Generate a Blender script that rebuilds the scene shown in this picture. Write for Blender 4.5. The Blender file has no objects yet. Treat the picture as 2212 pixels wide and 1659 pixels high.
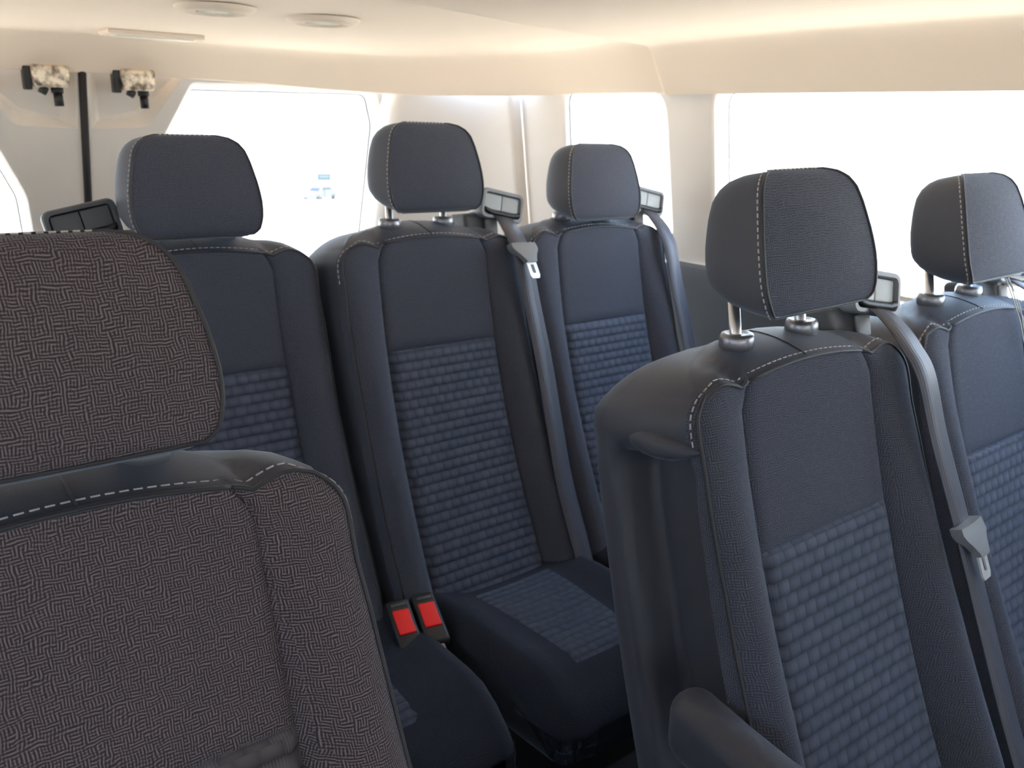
import bpy, bmesh, math, random
from mathutils import Vector, Matrix
random.seed(4)
S = bpy.context.scene
C = S.collection
CAMZ = 1.30          # camera height above the van floor
W, HGT = 2212, 1659

# ---------------------------------------------------------------- materials
def new_mat(name):
    m = bpy.data.materials.new(name); m.use_nodes = True
    nt = m.node_tree
    return m, nt, nt.nodes['Principled BSDF']

def node(nt, kind, **kw):
    n = nt.nodes.new(kind)
    for k, v in kw.items():
        setattr(n, k, v)
    return n

def mathn(nt, op, a, b=None, c=None):
    n = node(nt, 'ShaderNodeMath', operation=op)
    for i, x in enumerate((a, b, c)):
        if x is None: continue
        if isinstance(x, (int, float)): n.inputs[i].default_value = x
        else: nt.links.new(x, n.inputs[i])
    return n.outputs[0]

def mixc(nt, fac, a, b):
    n = node(nt, 'ShaderNodeMix', data_type='RGBA')
    for i, x in ((0, fac), (6, a), (7, b)):
        if isinstance(x, (int, float)): n.inputs[i].default_value = x
        elif isinstance(x, tuple): n.inputs[i].default_value = (*x, 1)
        else: nt.links.new(x, n.inputs[i])
    return n.outputs[2]

def bump(nt, bs, h, strength, dist):
    b = node(nt, 'ShaderNodeBump')
    b.inputs['Strength'].default_value = strength; b.inputs['Distance'].default_value = dist
    nt.links.new(h, b.inputs['Height']); nt.links.new(b.outputs[0], bs.inputs['Normal'])

def plain(name, col, rough=.5, metal=0, grain=0, gscale=900, spec=.5, sheen=0, var=0):
    m, nt, bs = new_mat(name)
    bs.inputs['Base Color'].default_value = (*col, 1)
    bs.inputs['Roughness'].default_value = rough
    bs.inputs['Metallic'].default_value = metal
    bs.inputs['Specular IOR Level'].default_value = spec
    if sheen:
        bs.inputs['Sheen Weight'].default_value = sheen
        bs.inputs['Sheen Roughness'].default_value = .45; bs.inputs['Sheen Tint'].default_value = (.62, .78, 1, 1)
    if grain or var:
        tc = node(nt, 'ShaderNodeTexCoord'); nz = node(nt, 'ShaderNodeTexNoise')
        nz.inputs['Scale'].default_value = gscale; nz.inputs['Detail'].default_value = 3
        nt.links.new(tc.outputs['Object'], nz.inputs['Vector'])
        if grain: bump(nt, bs, nz.outputs['Fac'], grain, .0006)
        if var:
            n2 = node(nt, 'ShaderNodeTexNoise'); n2.inputs['Scale'].default_value = 14; n2.inputs['Detail'].default_value = 4
            nt.links.new(tc.outputs['Object'], n2.inputs['Vector'])
            hi = tuple(min(1, c*(1+var)) for c in col); lo = tuple(c*(1-var) for c in col)
            nt.links.new(mixc(nt, n2.outputs['Fac'], lo, hi), bs.inputs['Base Color'])
    return m

def uvxy(nt):
    uv = node(nt, 'ShaderNodeUVMap'); uv.uv_map = 'UVMap'
    sp = node(nt, 'ShaderNodeSeparateXYZ'); nt.links.new(uv.outputs[0], sp.inputs[0])
    return uv.outputs[0], sp.outputs[0], sp.outputs[1]

def textile(name, dark, light, pitch=.0031, sheen=.25):
    """fine woven upholstery: irregular grid of light threads over a dark ground"""
    m, nt, bs = new_mat(name)
    vec, x, y = uvxy(nt)
    nz = node(nt, 'ShaderNodeTexNoise'); nz.inputs['Scale'].default_value = 55; nz.inputs['Detail'].default_value = 2
    nt.links.new(vec, nz.inputs['Vector'])
    wob = mathn(nt, 'MULTIPLY', mathn(nt, 'SUBTRACT', nz.outputs['Fac'], .5), .006)
    k = 2*math.pi/pitch
    sx = mathn(nt, 'SINE', mathn(nt, 'MULTIPLY', mathn(nt, 'ADD', x, wob), k))
    sy = mathn(nt, 'SINE', mathn(nt, 'MULTIPLY', mathn(nt, 'ADD', y, wob), k))
    n2 = node(nt, 'ShaderNodeTexNoise'); n2.inputs['Scale'].default_value = 170; n2.inputs['Detail'].default_value = 2
    nt.links.new(vec, n2.inputs['Vector'])
    # patches where warp or weft dominates
    wsel = mathn(nt, 'MULTIPLY_ADD', mathn(nt, 'SUBTRACT', n2.outputs['Fac'], .5), 5.0, .5)
    cl = node(nt, 'ShaderNodeClamp'); nt.links.new(wsel, cl.inputs[0])
    mix = node(nt, 'ShaderNodeMix', data_type='FLOAT')
    nt.links.new(cl.outputs[0], mix.inputs[0]); nt.links.new(sx, mix.inputs[2]); nt.links.new(sy, mix.inputs[3])
    h = mathn(nt, 'MULTIPLY_ADD', mix.outputs[0], .5, .5)
    hp = mathn(nt, 'POWER', h, 2.2)
    nt.links.new(mixc(nt, hp, dark, light), bs.inputs['Base Color'])
    bs.inputs['Roughness'].default_value = .85; bs.inputs['Specular IOR Level'].default_value = .25
    bs.inputs['Sheen Weight'].default_value = sheen; bs.inputs['Sheen Roughness'].default_value = .4; bs.inputs['Sheen Tint'].default_value = (.62, .78, 1, 1)
    bump(nt, bs, h, .5, .0006)
    return m

def weave(name, dark, light):
    """seat centre cloth: basket of raised blocks with fine thread lines"""
    m, nt, bs = new_mat(name)
    vec, x, y = uvxy(nt)
    px, py = .0195, .0165
    fy = mathn(nt, 'DIVIDE', y, py)
    row = mathn(nt, 'FLOOR', fy)
    odd = mathn(nt, 'MODULO', mathn(nt, 'ABSOLUTE', row), 2.0)
    fx = mathn(nt, 'ADD', mathn(nt, 'DIVIDE', x, px), mathn(nt, 'MULTIPLY', odd, .5))
    u = mathn(nt, 'FRACT', fx); v = mathn(nt, 'FRACT', fy)
    # block mask: wide bright block in 60 % of the cell
    bu = mathn(nt, 'SINE', mathn(nt, 'MULTIPLY', u, math.pi))
    bv = mathn(nt, 'SINE', mathn(nt, 'MULTIPLY', v, math.pi))
    hgt = mathn(nt, 'MULTIPLY', mathn(nt, 'MULTIPLY_ADD', mathn(nt, 'POWER', bu, .6), .5, .5), mathn(nt, 'POWER', bv, .8))
    cellx = mathn(nt, 'FLOOR', mathn(nt, 'MULTIPLY', fx, 2.0))
    wn = node(nt, 'ShaderNodeTexWhiteNoise', noise_dimensions='2D')
    cb = node(nt, 'ShaderNodeCombineXYZ'); nt.links.new(cellx, cb.inputs[0]); nt.links.new(row, cb.inputs[1])
    nt.links.new(cb.outputs[0], wn.inputs['Vector'])
    thr = mathn(nt, 'SINE', mathn(nt, 'MULTIPLY', x, 2*math.pi/.0026))
    line = mathn(nt, 'POWER', mathn(nt, 'MULTIPLY_ADD', thr, .5, .5), 3.0)
    fl = mathn(nt, 'MULTIPLY', line, mathn(nt, 'GREATER_THAN', wn.outputs['Value'], .62))
    base = mathn(nt, 'MULTIPLY', hgt, .75)
    fac = mathn(nt, 'MINIMUM', mathn(nt, 'ADD', base, mathn(nt, 'MULTIPLY', fl, .55)), 1.0)
    nt.links.new(mixc(nt, fac, dark, light), bs.inputs['Base Color'])
    bs.inputs['Roughness'].default_value = .75; bs.inputs['Specular IOR Level'].default_value = .35
    bs.inputs['Sheen Weight'].default_value = .3; bs.inputs['Sheen Roughness'].default_value = .4; bs.inputs['Sheen Tint'].default_value = (.62, .78, 1, 1)
    bump(nt, bs, hgt, .7, .003)
    return m

def ribbed(name, col, hi):
    m, nt, bs = new_mat(name)
    vec, x, y = uvxy(nt)
    s = mathn(nt, 'MULTIPLY_ADD', mathn(nt, 'SINE', mathn(nt, 'MULTIPLY', x, 2*math.pi/.006)), .5, .5)
    nt.links.new(mixc(nt, s, col, hi), bs.inputs['Base Color'])
    bs.inputs['Roughness'].default_value = .45
    bump(nt, bs, s, .3, .0006)
    return m

def glassmat(name='window_glass', tint=(.95, .96, .96)):
    m = bpy.data.materials.new(name); m.use_nodes = True
    nt = m.node_tree; nt.nodes.clear()
    o = node(nt, 'ShaderNodeOutputMaterial'); mx = node(nt, 'ShaderNodeMixShader')
    t = node(nt, 'ShaderNodeBsdfTransparent'); t.inputs[0].default_value = (*tint, 1)
    g = node(nt, 'ShaderNodeBsdfGlossy'); g.inputs['Roughness'].default_value = .02
    f = node(nt, 'ShaderNodeLayerWeight'); f.inputs[0].default_value = .5
    fr = mathn(nt, 'MULTIPLY_ADD', mathn(nt, 'POWER', f.outputs['Facing'], 5.0), .6, .03)
    nt.links.new(fr, mx.inputs[0]); nt.links.new(t.outputs[0], mx.inputs[1]); nt.links.new(g.outputs[0], mx.inputs[2])
    nt.links.new(mx.outputs[0], o.inputs[0])
    return m

def speckled(name):
    m, nt, bs = new_mat(name)
    tc = node(nt, 'ShaderNodeTexCoord'); nz = node(nt, 'ShaderNodeTexNoise')
    nz.inputs['Scale'].default_value = 60; nz.inputs['Detail'].default_value = 4
    nt.links.new(tc.outputs['Object'], nz.inputs['Vector'])
    r = node(nt, 'ShaderNodeValToRGB')
    r.color_ramp.elements[0].position = .36; r.color_ramp.elements[0].color = (.16, .12, .09, 1)
    r.color_ramp.elements[1].position = .6; r.color_ramp.elements[1].color = (.85, .74, .58, 1)
    nt.links.new(nz.outputs['Fac'], r.inputs[0]); nt.links.new(r.outputs[0], bs.inputs['Base Color'])
    bs.inputs['Metallic'].default_value = .35; bs.inputs['Roughness'].default_value = .4
    bump(nt, bs, nz.outputs['Fac'], .5, .002)
    return m

M = dict(
    leather=plain('dark_leatherette', (.047, .050, .067), .5, grain=.35, gscale=700, spec=.5, sheen=.2, var=.12),
    textile=textile('blue_lit_charcoal_textile', (.048, .052, .070), (.108, .117, .156), .0026),  # charcoal cloth with the bluish window light put into its colour
    textile_warm_lit=textile('warm_lit_charcoal_textile', (.040, .031, .034), (.235, .196, .207), .0022),  # same cloth on the near seat, warm light put into its colour
    weave=weave('basket_weave_cloth', (.030, .036, .053), (.098, .114, .165)),
    cushion=textile('shaded_cushion_cloth', (.011, .0125, .020), (.024, .028, .046)),  # darker seat cloth, shade low on the seats put into its colour
    weave_warm_lit=weave('basket_weave_cloth_warm_lit', (.034, .029, .033), (.125, .112, .122)),  # warm-lit copy of the basket weave for the near seat
    cushion_weave_shaded=weave('shaded_cushion_weave_cloth', (.018, .022, .034), (.060, .072, .108)),  # darker copy of the basket weave, shade on the cushions painted in
    headcloth=plain('headrest_side_cloth', (.088, .090, .106), .75, grain=.4, gscale=900, spec=.3, sheen=.3, var=.06),
    head_warm_lit=plain('headrest_side_cloth_warm_lit', (.085, .078, .080), .75, grain=.4, gscale=900, spec=.3, sheen=.3, var=.06),  # warm-lit copy of the headrest side cloth for the near seat
    piping=plain('dark_piping', (.03, .028, .031), .5, sheen=.2),
    thread=plain('white_thread', (.52, .49, .49), .6),
    chrome=plain('polished_steel', (.85, .85, .85), .32, 1),
    plate=plain('bright_latch_steel', (.92, .92, .92), .28, .45),
    collar=plain('satin_collar', (.30, .30, .32), .3, .7),
    black=plain('black_plastic', (.012, .012, .013), .45),
    dgrey=plain('dark_grey_plastic', (.085, .092, .102), .5, grain=.3),
    mgrey=plain('mid_grey_plastic', (.24, .25, .265), .45),
    lgrey=plain('light_grey_plastic', (.42, .44, .44), .45),
    webbing=ribbed('belt_webbing', (.068, .070, .088), (.118, .120, .150)),
    red=plain('red_plastic', (.98, .008, .012), .4),
    beige=plain('beige_stalk', (.42, .34, .29), .6),
    headliner=plain('cream_headliner', (.79, .665, .54), .95, grain=.15, gscale=500, spec=.1),
    trim=plain('light_trim_plastic', (.80, .75, .70), .62, grain=.2, gscale=600, spec=.3),
    doortrim=plain('door_trim_plastic', (.72, .68, .63), .6, grain=.2, gscale=600, spec=.3),
    lowtrim=plain('lower_trim_plastic', (.13, .15, .17), .55, grain=.3, gscale=600),
    rubber=plain('black_rubber', (.012, .011, .012), .6),
    ventm=plain('vent_plastic', (.60, .56, .46), .55, spec=.3),
    floorm=plain('floor_carpet', (.035, .033, .034), .9, grain=.5, gscale=400, var=.2),
    glass=glassmat(), tinted=glassmat('light_cutting_glass', (.66, .67, .68)),  # tint added to the unseen left windows to cut their light
    latch=speckled('cast_latch_metal'),
    string=plain('pale_string', (.60, .60, .62), .7),
    ground=plain('pale_ground', (.62, .58, .52), .9, var=.06),
    carw=plain('car_paint', (.12, .123, .135), .4), carg=plain('car_glass', (.03, .032, .045), .3),
    tyre=plain('car_tyre', (.04, .04, .042), .8), sign=plain('teal_sign', (.042, .085, .095), .5), pole=plain('sign_pole', (.07, .085, .09), .5),
    signp=plain('sign_face', (.12, .12, .135), .5),
)

# ---------------------------------------------------------------- mesh helpers
def box_uv(me):
    uv = me.uv_layers.new(name='UVMap')
    for p in me.polygons:
        n = p.normal; ax = max(range(3), key=lambda i: abs(n[i]))
        for li in p.loop_indices:
            c = me.vertices[me.loops[li].vertex_index].co
            uv.data[li].uv = ((c.y, c.z), (c.x, c.z), (c.x, c.y))[ax]

def mesh_obj(name, verts, faces, mat, parent=None, smooth=True, angle=None, uv=True, recalc=True):
    me = bpy.data.meshes.new(name)
    me.from_pydata([tuple(v) for v in verts], [], [tuple(f) for f in faces])
    bm = bmesh.new(); bm.from_mesh(me)
    bmesh.ops.remove_doubles(bm, verts=bm.verts, dist=1e-6)
    loose = [v for v in bm.verts if not v.link_faces]
    if loose: bmesh.ops.delete(bm, geom=loose, context='VERTS')
    if recalc: bmesh.ops.recalc_face_normals(bm, faces=bm.faces)
    bm.to_mesh(me); bm.free()
    me.materials.append(mat)
    if smooth:
        me.polygons.foreach_set('use_smooth', [True]*len(me.polygons))
        if angle: me.set_sharp_from_angle(angle=angle)
    if uv: box_uv(me)
    o = bpy.data.objects.new(name, me); C.objects.link(o)
    if parent: o.parent = parent
    return o

def tag(o, label, cat, group=None):
    o['label'] = label; o['category'] = cat
    if group: o['group'] = group
    return o

def struct(o, label=None):
    o['kind'] = 'structure'
    if label: o['label'] = label
    return o

def thing(name, label, cat, loc=(0, 0, 0), rot=(0, 0, 0), group=None):
    o = bpy.data.objects.new(name, None); C.objects.link(o)
    o.location = loc; o.rotation_euler = rot; o.empty_display_size = .05
    return tag(o, label, cat, group)

def catmull(pts, n, closed=False):
    out = []; N = len(pts); segs = N if closed else N-1
    for i in range(segs):
        if closed: p0, p1, p2, p3 = (Vector(pts[(i+k) % N]) for k in (-1, 0, 1, 2))
        else: p0, p1, p2, p3 = Vector(pts[max(0, i-1)]), Vector(pts[i]), Vector(pts[i+1]), Vector(pts[min(N-1, i+2)])
        for j in range(n):
            t = j/n
            out.append(.5*((2*p1)+(p2-p0)*t+(2*p0-5*p1+4*p2-p3)*t*t+(3*p1-p0-3*p2+p3)*t**3))
    if not closed: out.append(Vector(pts[-1]))
    return out

def lerp_table(tab, x):
    """smooth interpolation of rows (key, ...values)"""
    if x <= tab[0][0]: return tab[0][1:]
    if x >= tab[-1][0]: return tab[-1][1:]
    for a, b in zip(tab, tab[1:]):
        if a[0] <= x <= b[0]:
            t = (x-a[0])/(b[0]-a[0])
            return tuple(p+(q-p)*t for p, q in zip(a[1:], b[1:]))

def sstep(a, b, x):
    t = min(1, max(0, (x-a)/(b-a))); return t*t*(3-2*t)

class MB:
    def __init__(s): s.v = []; s.f = []
    def add(s, verts, faces):
        k = len(s.v); s.v += [Vector(v) for v in verts]; s.f += [tuple(i+k for i in f) for f in faces]
    def grid(s, rows, closed=False, cap=False):
        n = len(rows[0]); k = len(s.v)
        for r in rows: s.v += [Vector(p) for p in r]
        for i in range(len(rows)-1):
            for j in range(n if closed else n-1):
                a = k+i*n+j; b = k+i*n+(j+1) % n
                s.f.append((a, b, b+n, a+n))
        if cap:
            s.f.append(tuple(range(k+n-1, k-1, -1))); e = k+(len(rows)-1)*n; s.f.append(tuple(range(e, e+n)))
    def tube(s, path, r, n=8, closed=False, cap=True):
        P = [Vector(p) for p in path]; N = len(P); rows = []; ref = None
        for i in range(N):
            if closed: t = P[(i+1) % N]-P[i-1]
            else: t = P[min(N-1, i+1)]-P[max(0, i-1)]
            t.normalize()
            if ref is None: ref = t.orthogonal()
            ref = (ref-t*ref.dot(t)).normalized(); b = t.cross(ref)
            rr = r(i/(N-1)) if callable(r) else r
            rows.append([P[i]+(ref*math.cos(a)+b*math.sin(a))*rr for a in (2*math.pi*j/n for j in range(n))])
        if closed: rows.append(rows[0])
        s.grid(rows, closed=True, cap=cap and not closed)
    def box(s, c, e, rot=None):
        c = Vector(c); vs = []
        for x in (-1, 1):
            for y in (-1, 1):
                for z in (-1, 1):
                    p = Vector((x*e[0]/2, y*e[1]/2, z*e[2]/2))
                    if rot is not None: p = rot @ p
                    vs.append(c+p)
        s.add(vs, [(0, 1, 3, 2), (4, 6, 7, 5), (0, 4, 5, 1), (2, 3, 7, 6), (0, 2, 6, 4), (1, 5, 7, 3)])
    def rbox(s, c, e, r, seg=4, nx=1, fn=None):
        """box with rounded edges; fn deforms local points"""
        c = Vector(c); h = [x/2 for x in e]; r = min(r, *[x*.999 for x in h])
        def coords(hh):
            a = [-hh+r*(1-math.cos(math.pi/2*i/seg)) if False else -hh+r*i/seg for i in range(seg+1)]
            mid = [(-hh+r)+(2*hh-2*r)*i/nx for i in range(1, nx)] if hh > r*1.001 else []
            b = [hh-r+r*i/seg for i in range(seg+1)]
            return a+mid+b
        cs = [coords(x) for x in h]; idx = {}
        def vert(p):
            q = Vector([max(-h[i]+r, min(h[i]-r, p[i])) for i in range(3)])
            d = Vector(p)-q
            if d.length > 1e-9:
                # spread the samples evenly over the arc
                dd = Vector([math.tan(math.pi/4*(x/r)) for x in d]); mx = max(abs(x) for x in d)/r
                d = dd.normalized()*r*mx if False else dd.normalized()*r
                q = q+d
            if fn: q = Vector(fn(q))
            return c+q
        key = lambda p: tuple(round(x, 6) for x in p)
        def vi(p):
            k_ = key(p)
            if k_ not in idx: idx[k_] = len(s.v); s.v.append(vert(p))
            return idx[k_]
        for ax in range(3):
            u, w = [(1, 2), (0, 2), (0, 1)][ax]
            for sg in (-1, 1):
                for i in range(len(cs[u])-1):
                    for j in range(len(cs[w])-1):
                        q = []
                        for a, b in ((i, j), (i+1, j), (i+1, j+1), (i, j+1)):
                            p = [0, 0, 0]; p[ax] = sg*h[ax]; p[u] = cs[u][a]; p[w] = cs[w][b]; q.append(vi(p))
                        s.f.append(tuple(q))
    def lathe(s, prof, n=32, origin=(0, 0, 0)):
        o = Vector(origin)
        s.grid([[o+Vector((r*math.cos(2*math.pi*j/n), r*math.sin(2*math.pi*j/n), z)) for j in range(n)] for r, z in prof], closed=True)
    def dashes(s, path, length, gap, w, h, up):
        """short stitches along a path"""
        P = [Vector(p) for p in path]; acc = 0; nxt = 0
        L = [0]
        for a, b in zip(P, P[1:]): L.append(L[-1]+(b-a).length)
        def at(d):
            for i in range(len(P)-1):
                if L[i+1] >= d: return P[i].lerp(P[i+1], (d-L[i])/max(1e-9, L[i+1]-L[i]))
            return P[-1]
        d = gap
        while d+length < L[-1]:
            a, b = at(d), at(d+length); t = (b-a).normalized(); n = Vector(up)
            n = (n-t*n.dot(t)).normalized(); bb = t.cross(n)
            s.box((a+b)/2, (length, w, h), Matrix((t, bb, n)).transposed())
            d += length+gap
    def xform(s, fn): s.v = [Vector(fn(p)) for p in s.v]; return s
    def obj(s, name, mat, parent=None, **k): return mesh_obj(name, s.v, s.f, mat, parent, **k)

# ---------------------------------------------------------------- seats
K_CURVE = .22      # forward curve of the lower backrest
def seat_T(lean, H):
    sl, cl = math.sin(lean), math.cos(lean)
    return lambda u, d, v: Vector((u, d*cl+v*sl, H+v*cl-d*sl))

V_INS = -.185       # top of the woven insert
BACK = [  # v, half width, bolster bulge, front depth, back depth
    (-.74, .196, .030, .015, .130), (-.70, .207, .042, .004, .140), (-.64, .212, .047, 0, .145), (-.50, .213, .046, 0, .15), (-.35, .210, .040, 0, .15),
    (-.20, .206, .028, 0, .15), (-.12, .204, .019, 0, .15), (-.07, .201, .012, 0, .15), (-.045, .202, .010, 0, .149),
    (-.030, .202, .008, 0, .148), (-.018, .199, .005, 0, .147), (-.008, .192, .003, .0, .145), (.002, .180, .0, .001, .143)]
TOPR = [  # cap rows: v, half width, front depth, back depth
    (.0055, .176, .005, .142), (.012, .167, .016, .139), (.0185, .155, .029, .136), (.0245, .139, .043, .131), (.029, .116, .057, .126), (.032, .096, .070, .120), (.034, .070, .083, .111), (.0345, .04, .092, .104)]

def build_back(T, root, recess=False, wide=1, deep=0, K_CURVE=.22, cloth='textile'):
    vs = [-.74, -.72, -.70, -.67, -.64, -.62, -.60, -.58]
    v = -.565
    while v < -.2: vs.append(v); v += .02
    vs += [-.195, V_INS-.004, V_INS, V_INS+.004, -.165, -.15, -.135, -.12, -.105, -.09, -.075, -.06, -.045, -.036, -.028, -.022, -.016, -.011, -.006, -.002, .002]
    fr = [0, .02, .04, .06, .08, .098, .110, .116, .119, .122, .128, .136, .145, .155, .165, .175]
    def bow(u): return .012*max(0, 1-(u/.12)**2) + (.006*math.exp(-((abs(u)-.15)/.018)**2)) - .003*math.exp(-((abs(u)-.121)/.006)**2)
    rows = []; kinds = None
    nfront = None
    allrows = [(v_, *lerp_table(BACK, v_)) for v_ in vs] + [(r[0], r[1], 0, r[2], r[3]) for r in TOPR]
    ntop = len(TOPR)
    for (v_, w, b, df, db) in allrows:
        top = v_ > .003; w = w*(1-(1-wide)*sstep(-.1, -.3, v_)); db = db+deep*sstep(.035, -.03, v_)*.6+deep*.4
        dc = -K_CURVE*v_*v_
        pts = []
        sc = min(1, w/.175)
        for u in fr:
            uu = u*(w-.012)/.190 if w < .2 else u*(1+.06*min(1, max(0, -v_/.6)))
            d = dc+df
            gr = .0045*math.exp(-((u-.119)/.0035)**2) if not top else .0
            if not top:
                if u > .12:
                    t = (u-.12)/.055
                    d -= b*math.sin(min(1, t*1.02)*math.pi*.62)
                if abs(v_-V_INS) < .003 and u < .119: gr = max(gr, .004)
                if v_ < V_INS and u < .112: d -= .003*sstep(V_INS, V_INS-.012, v_)
            d += gr
            vv = v_ + bow(uu)*sstep(-.07, .0, v_)
            pts.append((uu, d, vv))
        # rounded outer edge of the bolster, then flank
        de = dc+df
        e0 = pts[-1]
        for u_, dd in ((w-.008, -b*.55+.004), (w-.002, -b*.2+.012), (w, .022)):
            pts.append((max(u_, e0[0]+.001), de+dd if not top else de+.004+dd*.3, v_+bow(w)*sstep(-.07, 0, v_)*.5))
        for q in range(1, 23):
            t = q/23
            d = (de+.022 if not top else de+.0106) + t*((db+dc*.55)-.03-(de+.022 if not top else de+.0106))
            bul = .004*math.sin(t*math.pi)
            pts.append((w+bul, d, v_))
        for u_, dd in ((w-.004, -.022), (w-.014, -.009), (w-.035, -.002), (w*.6, 0), (w*.3, 0), (0, 0)):
            pts.append((max(0, u_), db+dc*.55+dd, v_))
        rows.append(pts)
    nf = len(fr)
    n = len(rows[0])
    # full loop right then left mirrored
    grid = []
    for r in rows:
        left = [(-u, d, v_) for (u, d, v_) in r[1:-1]][::-1]
        grid.append(r+left)
    n2 = len(grid[0])
    if recess:
        for gi, r in enumerate(grid):
            for j, (u, d, v_) in enumerate(r):
                if u < -.15 and -.64 < v_ < 0:
                    dc = -K_CURVE*v_*v_
                    rel = d-dc
                    if -.01 < rel < .15:
                        f = sstep(.128, .104, rel)*sstep(.0, .05, rel)
                        f *= sstep(-.055, -.075, v_)*sstep(-.63, -.60, v_)
                        r[j] = (u+.052*f, d, v_)
    V = [[T(*p) for p in r] for r in grid]
    parts = {k: MB() for k in ('shell', 'panel', 'insert', 'bolster_r', 'bolster_l')}
    i_ins = vs.index(V_INS); i_edge = len(vs)-1
    jp = fr.index(.119)
    jb = nf+1
    def cls(i, j):
        jj = j if j < n-1 else n2-1-j   # mirrored column
        front = i < i_edge
        if front and jj < jp: return 'panel' if i >= i_ins else 'insert'
        if front and jj < jb: return 'bolster_r' if j < n-1 else 'bolster_l'
        return 'shell'
    for i in range(len(V)-1):
        for j in range(n2):
            a, b = V[i][j], V[i][(j+1) % n2]; c, d = V[i+1][(j+1) % n2], V[i+1][j]
            parts[cls(i, j)].add([a, b, c, d], [(0, 1, 2, 3)])
    parts['shell'].add(V[-1], [tuple(range(n2))]); parts['shell'].add(V[0], [tuple(range(n2-1, -1, -1))])
    sh = parts['shell'].obj('backrest', M['leather'], root, angle=1.2)
    parts['panel'].obj('upper_panel', M[cloth], root)
    ins = parts['insert'].obj('insert_panel', M['weave_warm_lit' if cloth == 'textile_warm_lit' else 'weave'], root)
    for k in ('bolster_r', 'bolster_l'): parts[k].obj('side_bolster', M[cloth], root)
    # piping and stitches along the front top edge, down the shoulders
    ie = i_edge
    path = []
    jed = nf   # outer edge column
    for i in range(vs.index(-.60), ie): path.append(grid[i][jed])
    path += [grid[ie][j] for j in range(jed, 0, -1)] + [grid[ie][0]]
    path += [grid[ie][n2-j] for j in range(1, jed+1)]
    for i in range(ie-1, vs.index(-.60)-1, -1): path.append(grid[i][n2-jed])
    P = [T(u, d-.0005, v_+.0005) for u, d, v_ in path]
    mb = MB(); mb.tube(P, .0022, 6); mb.obj('piping', M['piping'], root)
    iv = range(vs.index(-.06), ie)
    sgnp = lambda u: 1 if u > 0 else -1
    P2 = []
    for i in iv: a_, b_ = grid[i][jed], grid[i][jed+1]; P2.append(T((a_[0]+b_[0])/2+.0016, (a_[1]+b_[1])/2+.0004, a_[2]+.0005))
    for (u, d, v_) in [grid[ie][j] for j in range(jed-1, 0, -1)]+[grid[ie][0]]+[grid[ie][n2-j] for j in range(1, jed)]: P2.append(T(u*.985, d+.0085, v_+.0062))
    for i in list(iv)[::-1]: a_, b_ = grid[i][n2-jed], grid[i][n2-jed-1]; P2.append(T((a_[0]+b_[0])/2-.0016, (a_[1]+b_[1])/2+.0004, a_[2]+.0005))
    mb = MB(); mb.dashes(P2, .0062, .0032, .0016, .0012, (0, .35, 1)); st = mb.obj('stitching', M['thread'], root)
    st['label'] = 'white dashed stitching'
    # centre seam across the top
    mb = MB(); mb.tube([T(0, d, v_+.012) for v_, w, d, b in TOPR[:-1]], .0011, 5); mb.obj('centre_seam', M['piping'], root)

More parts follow.
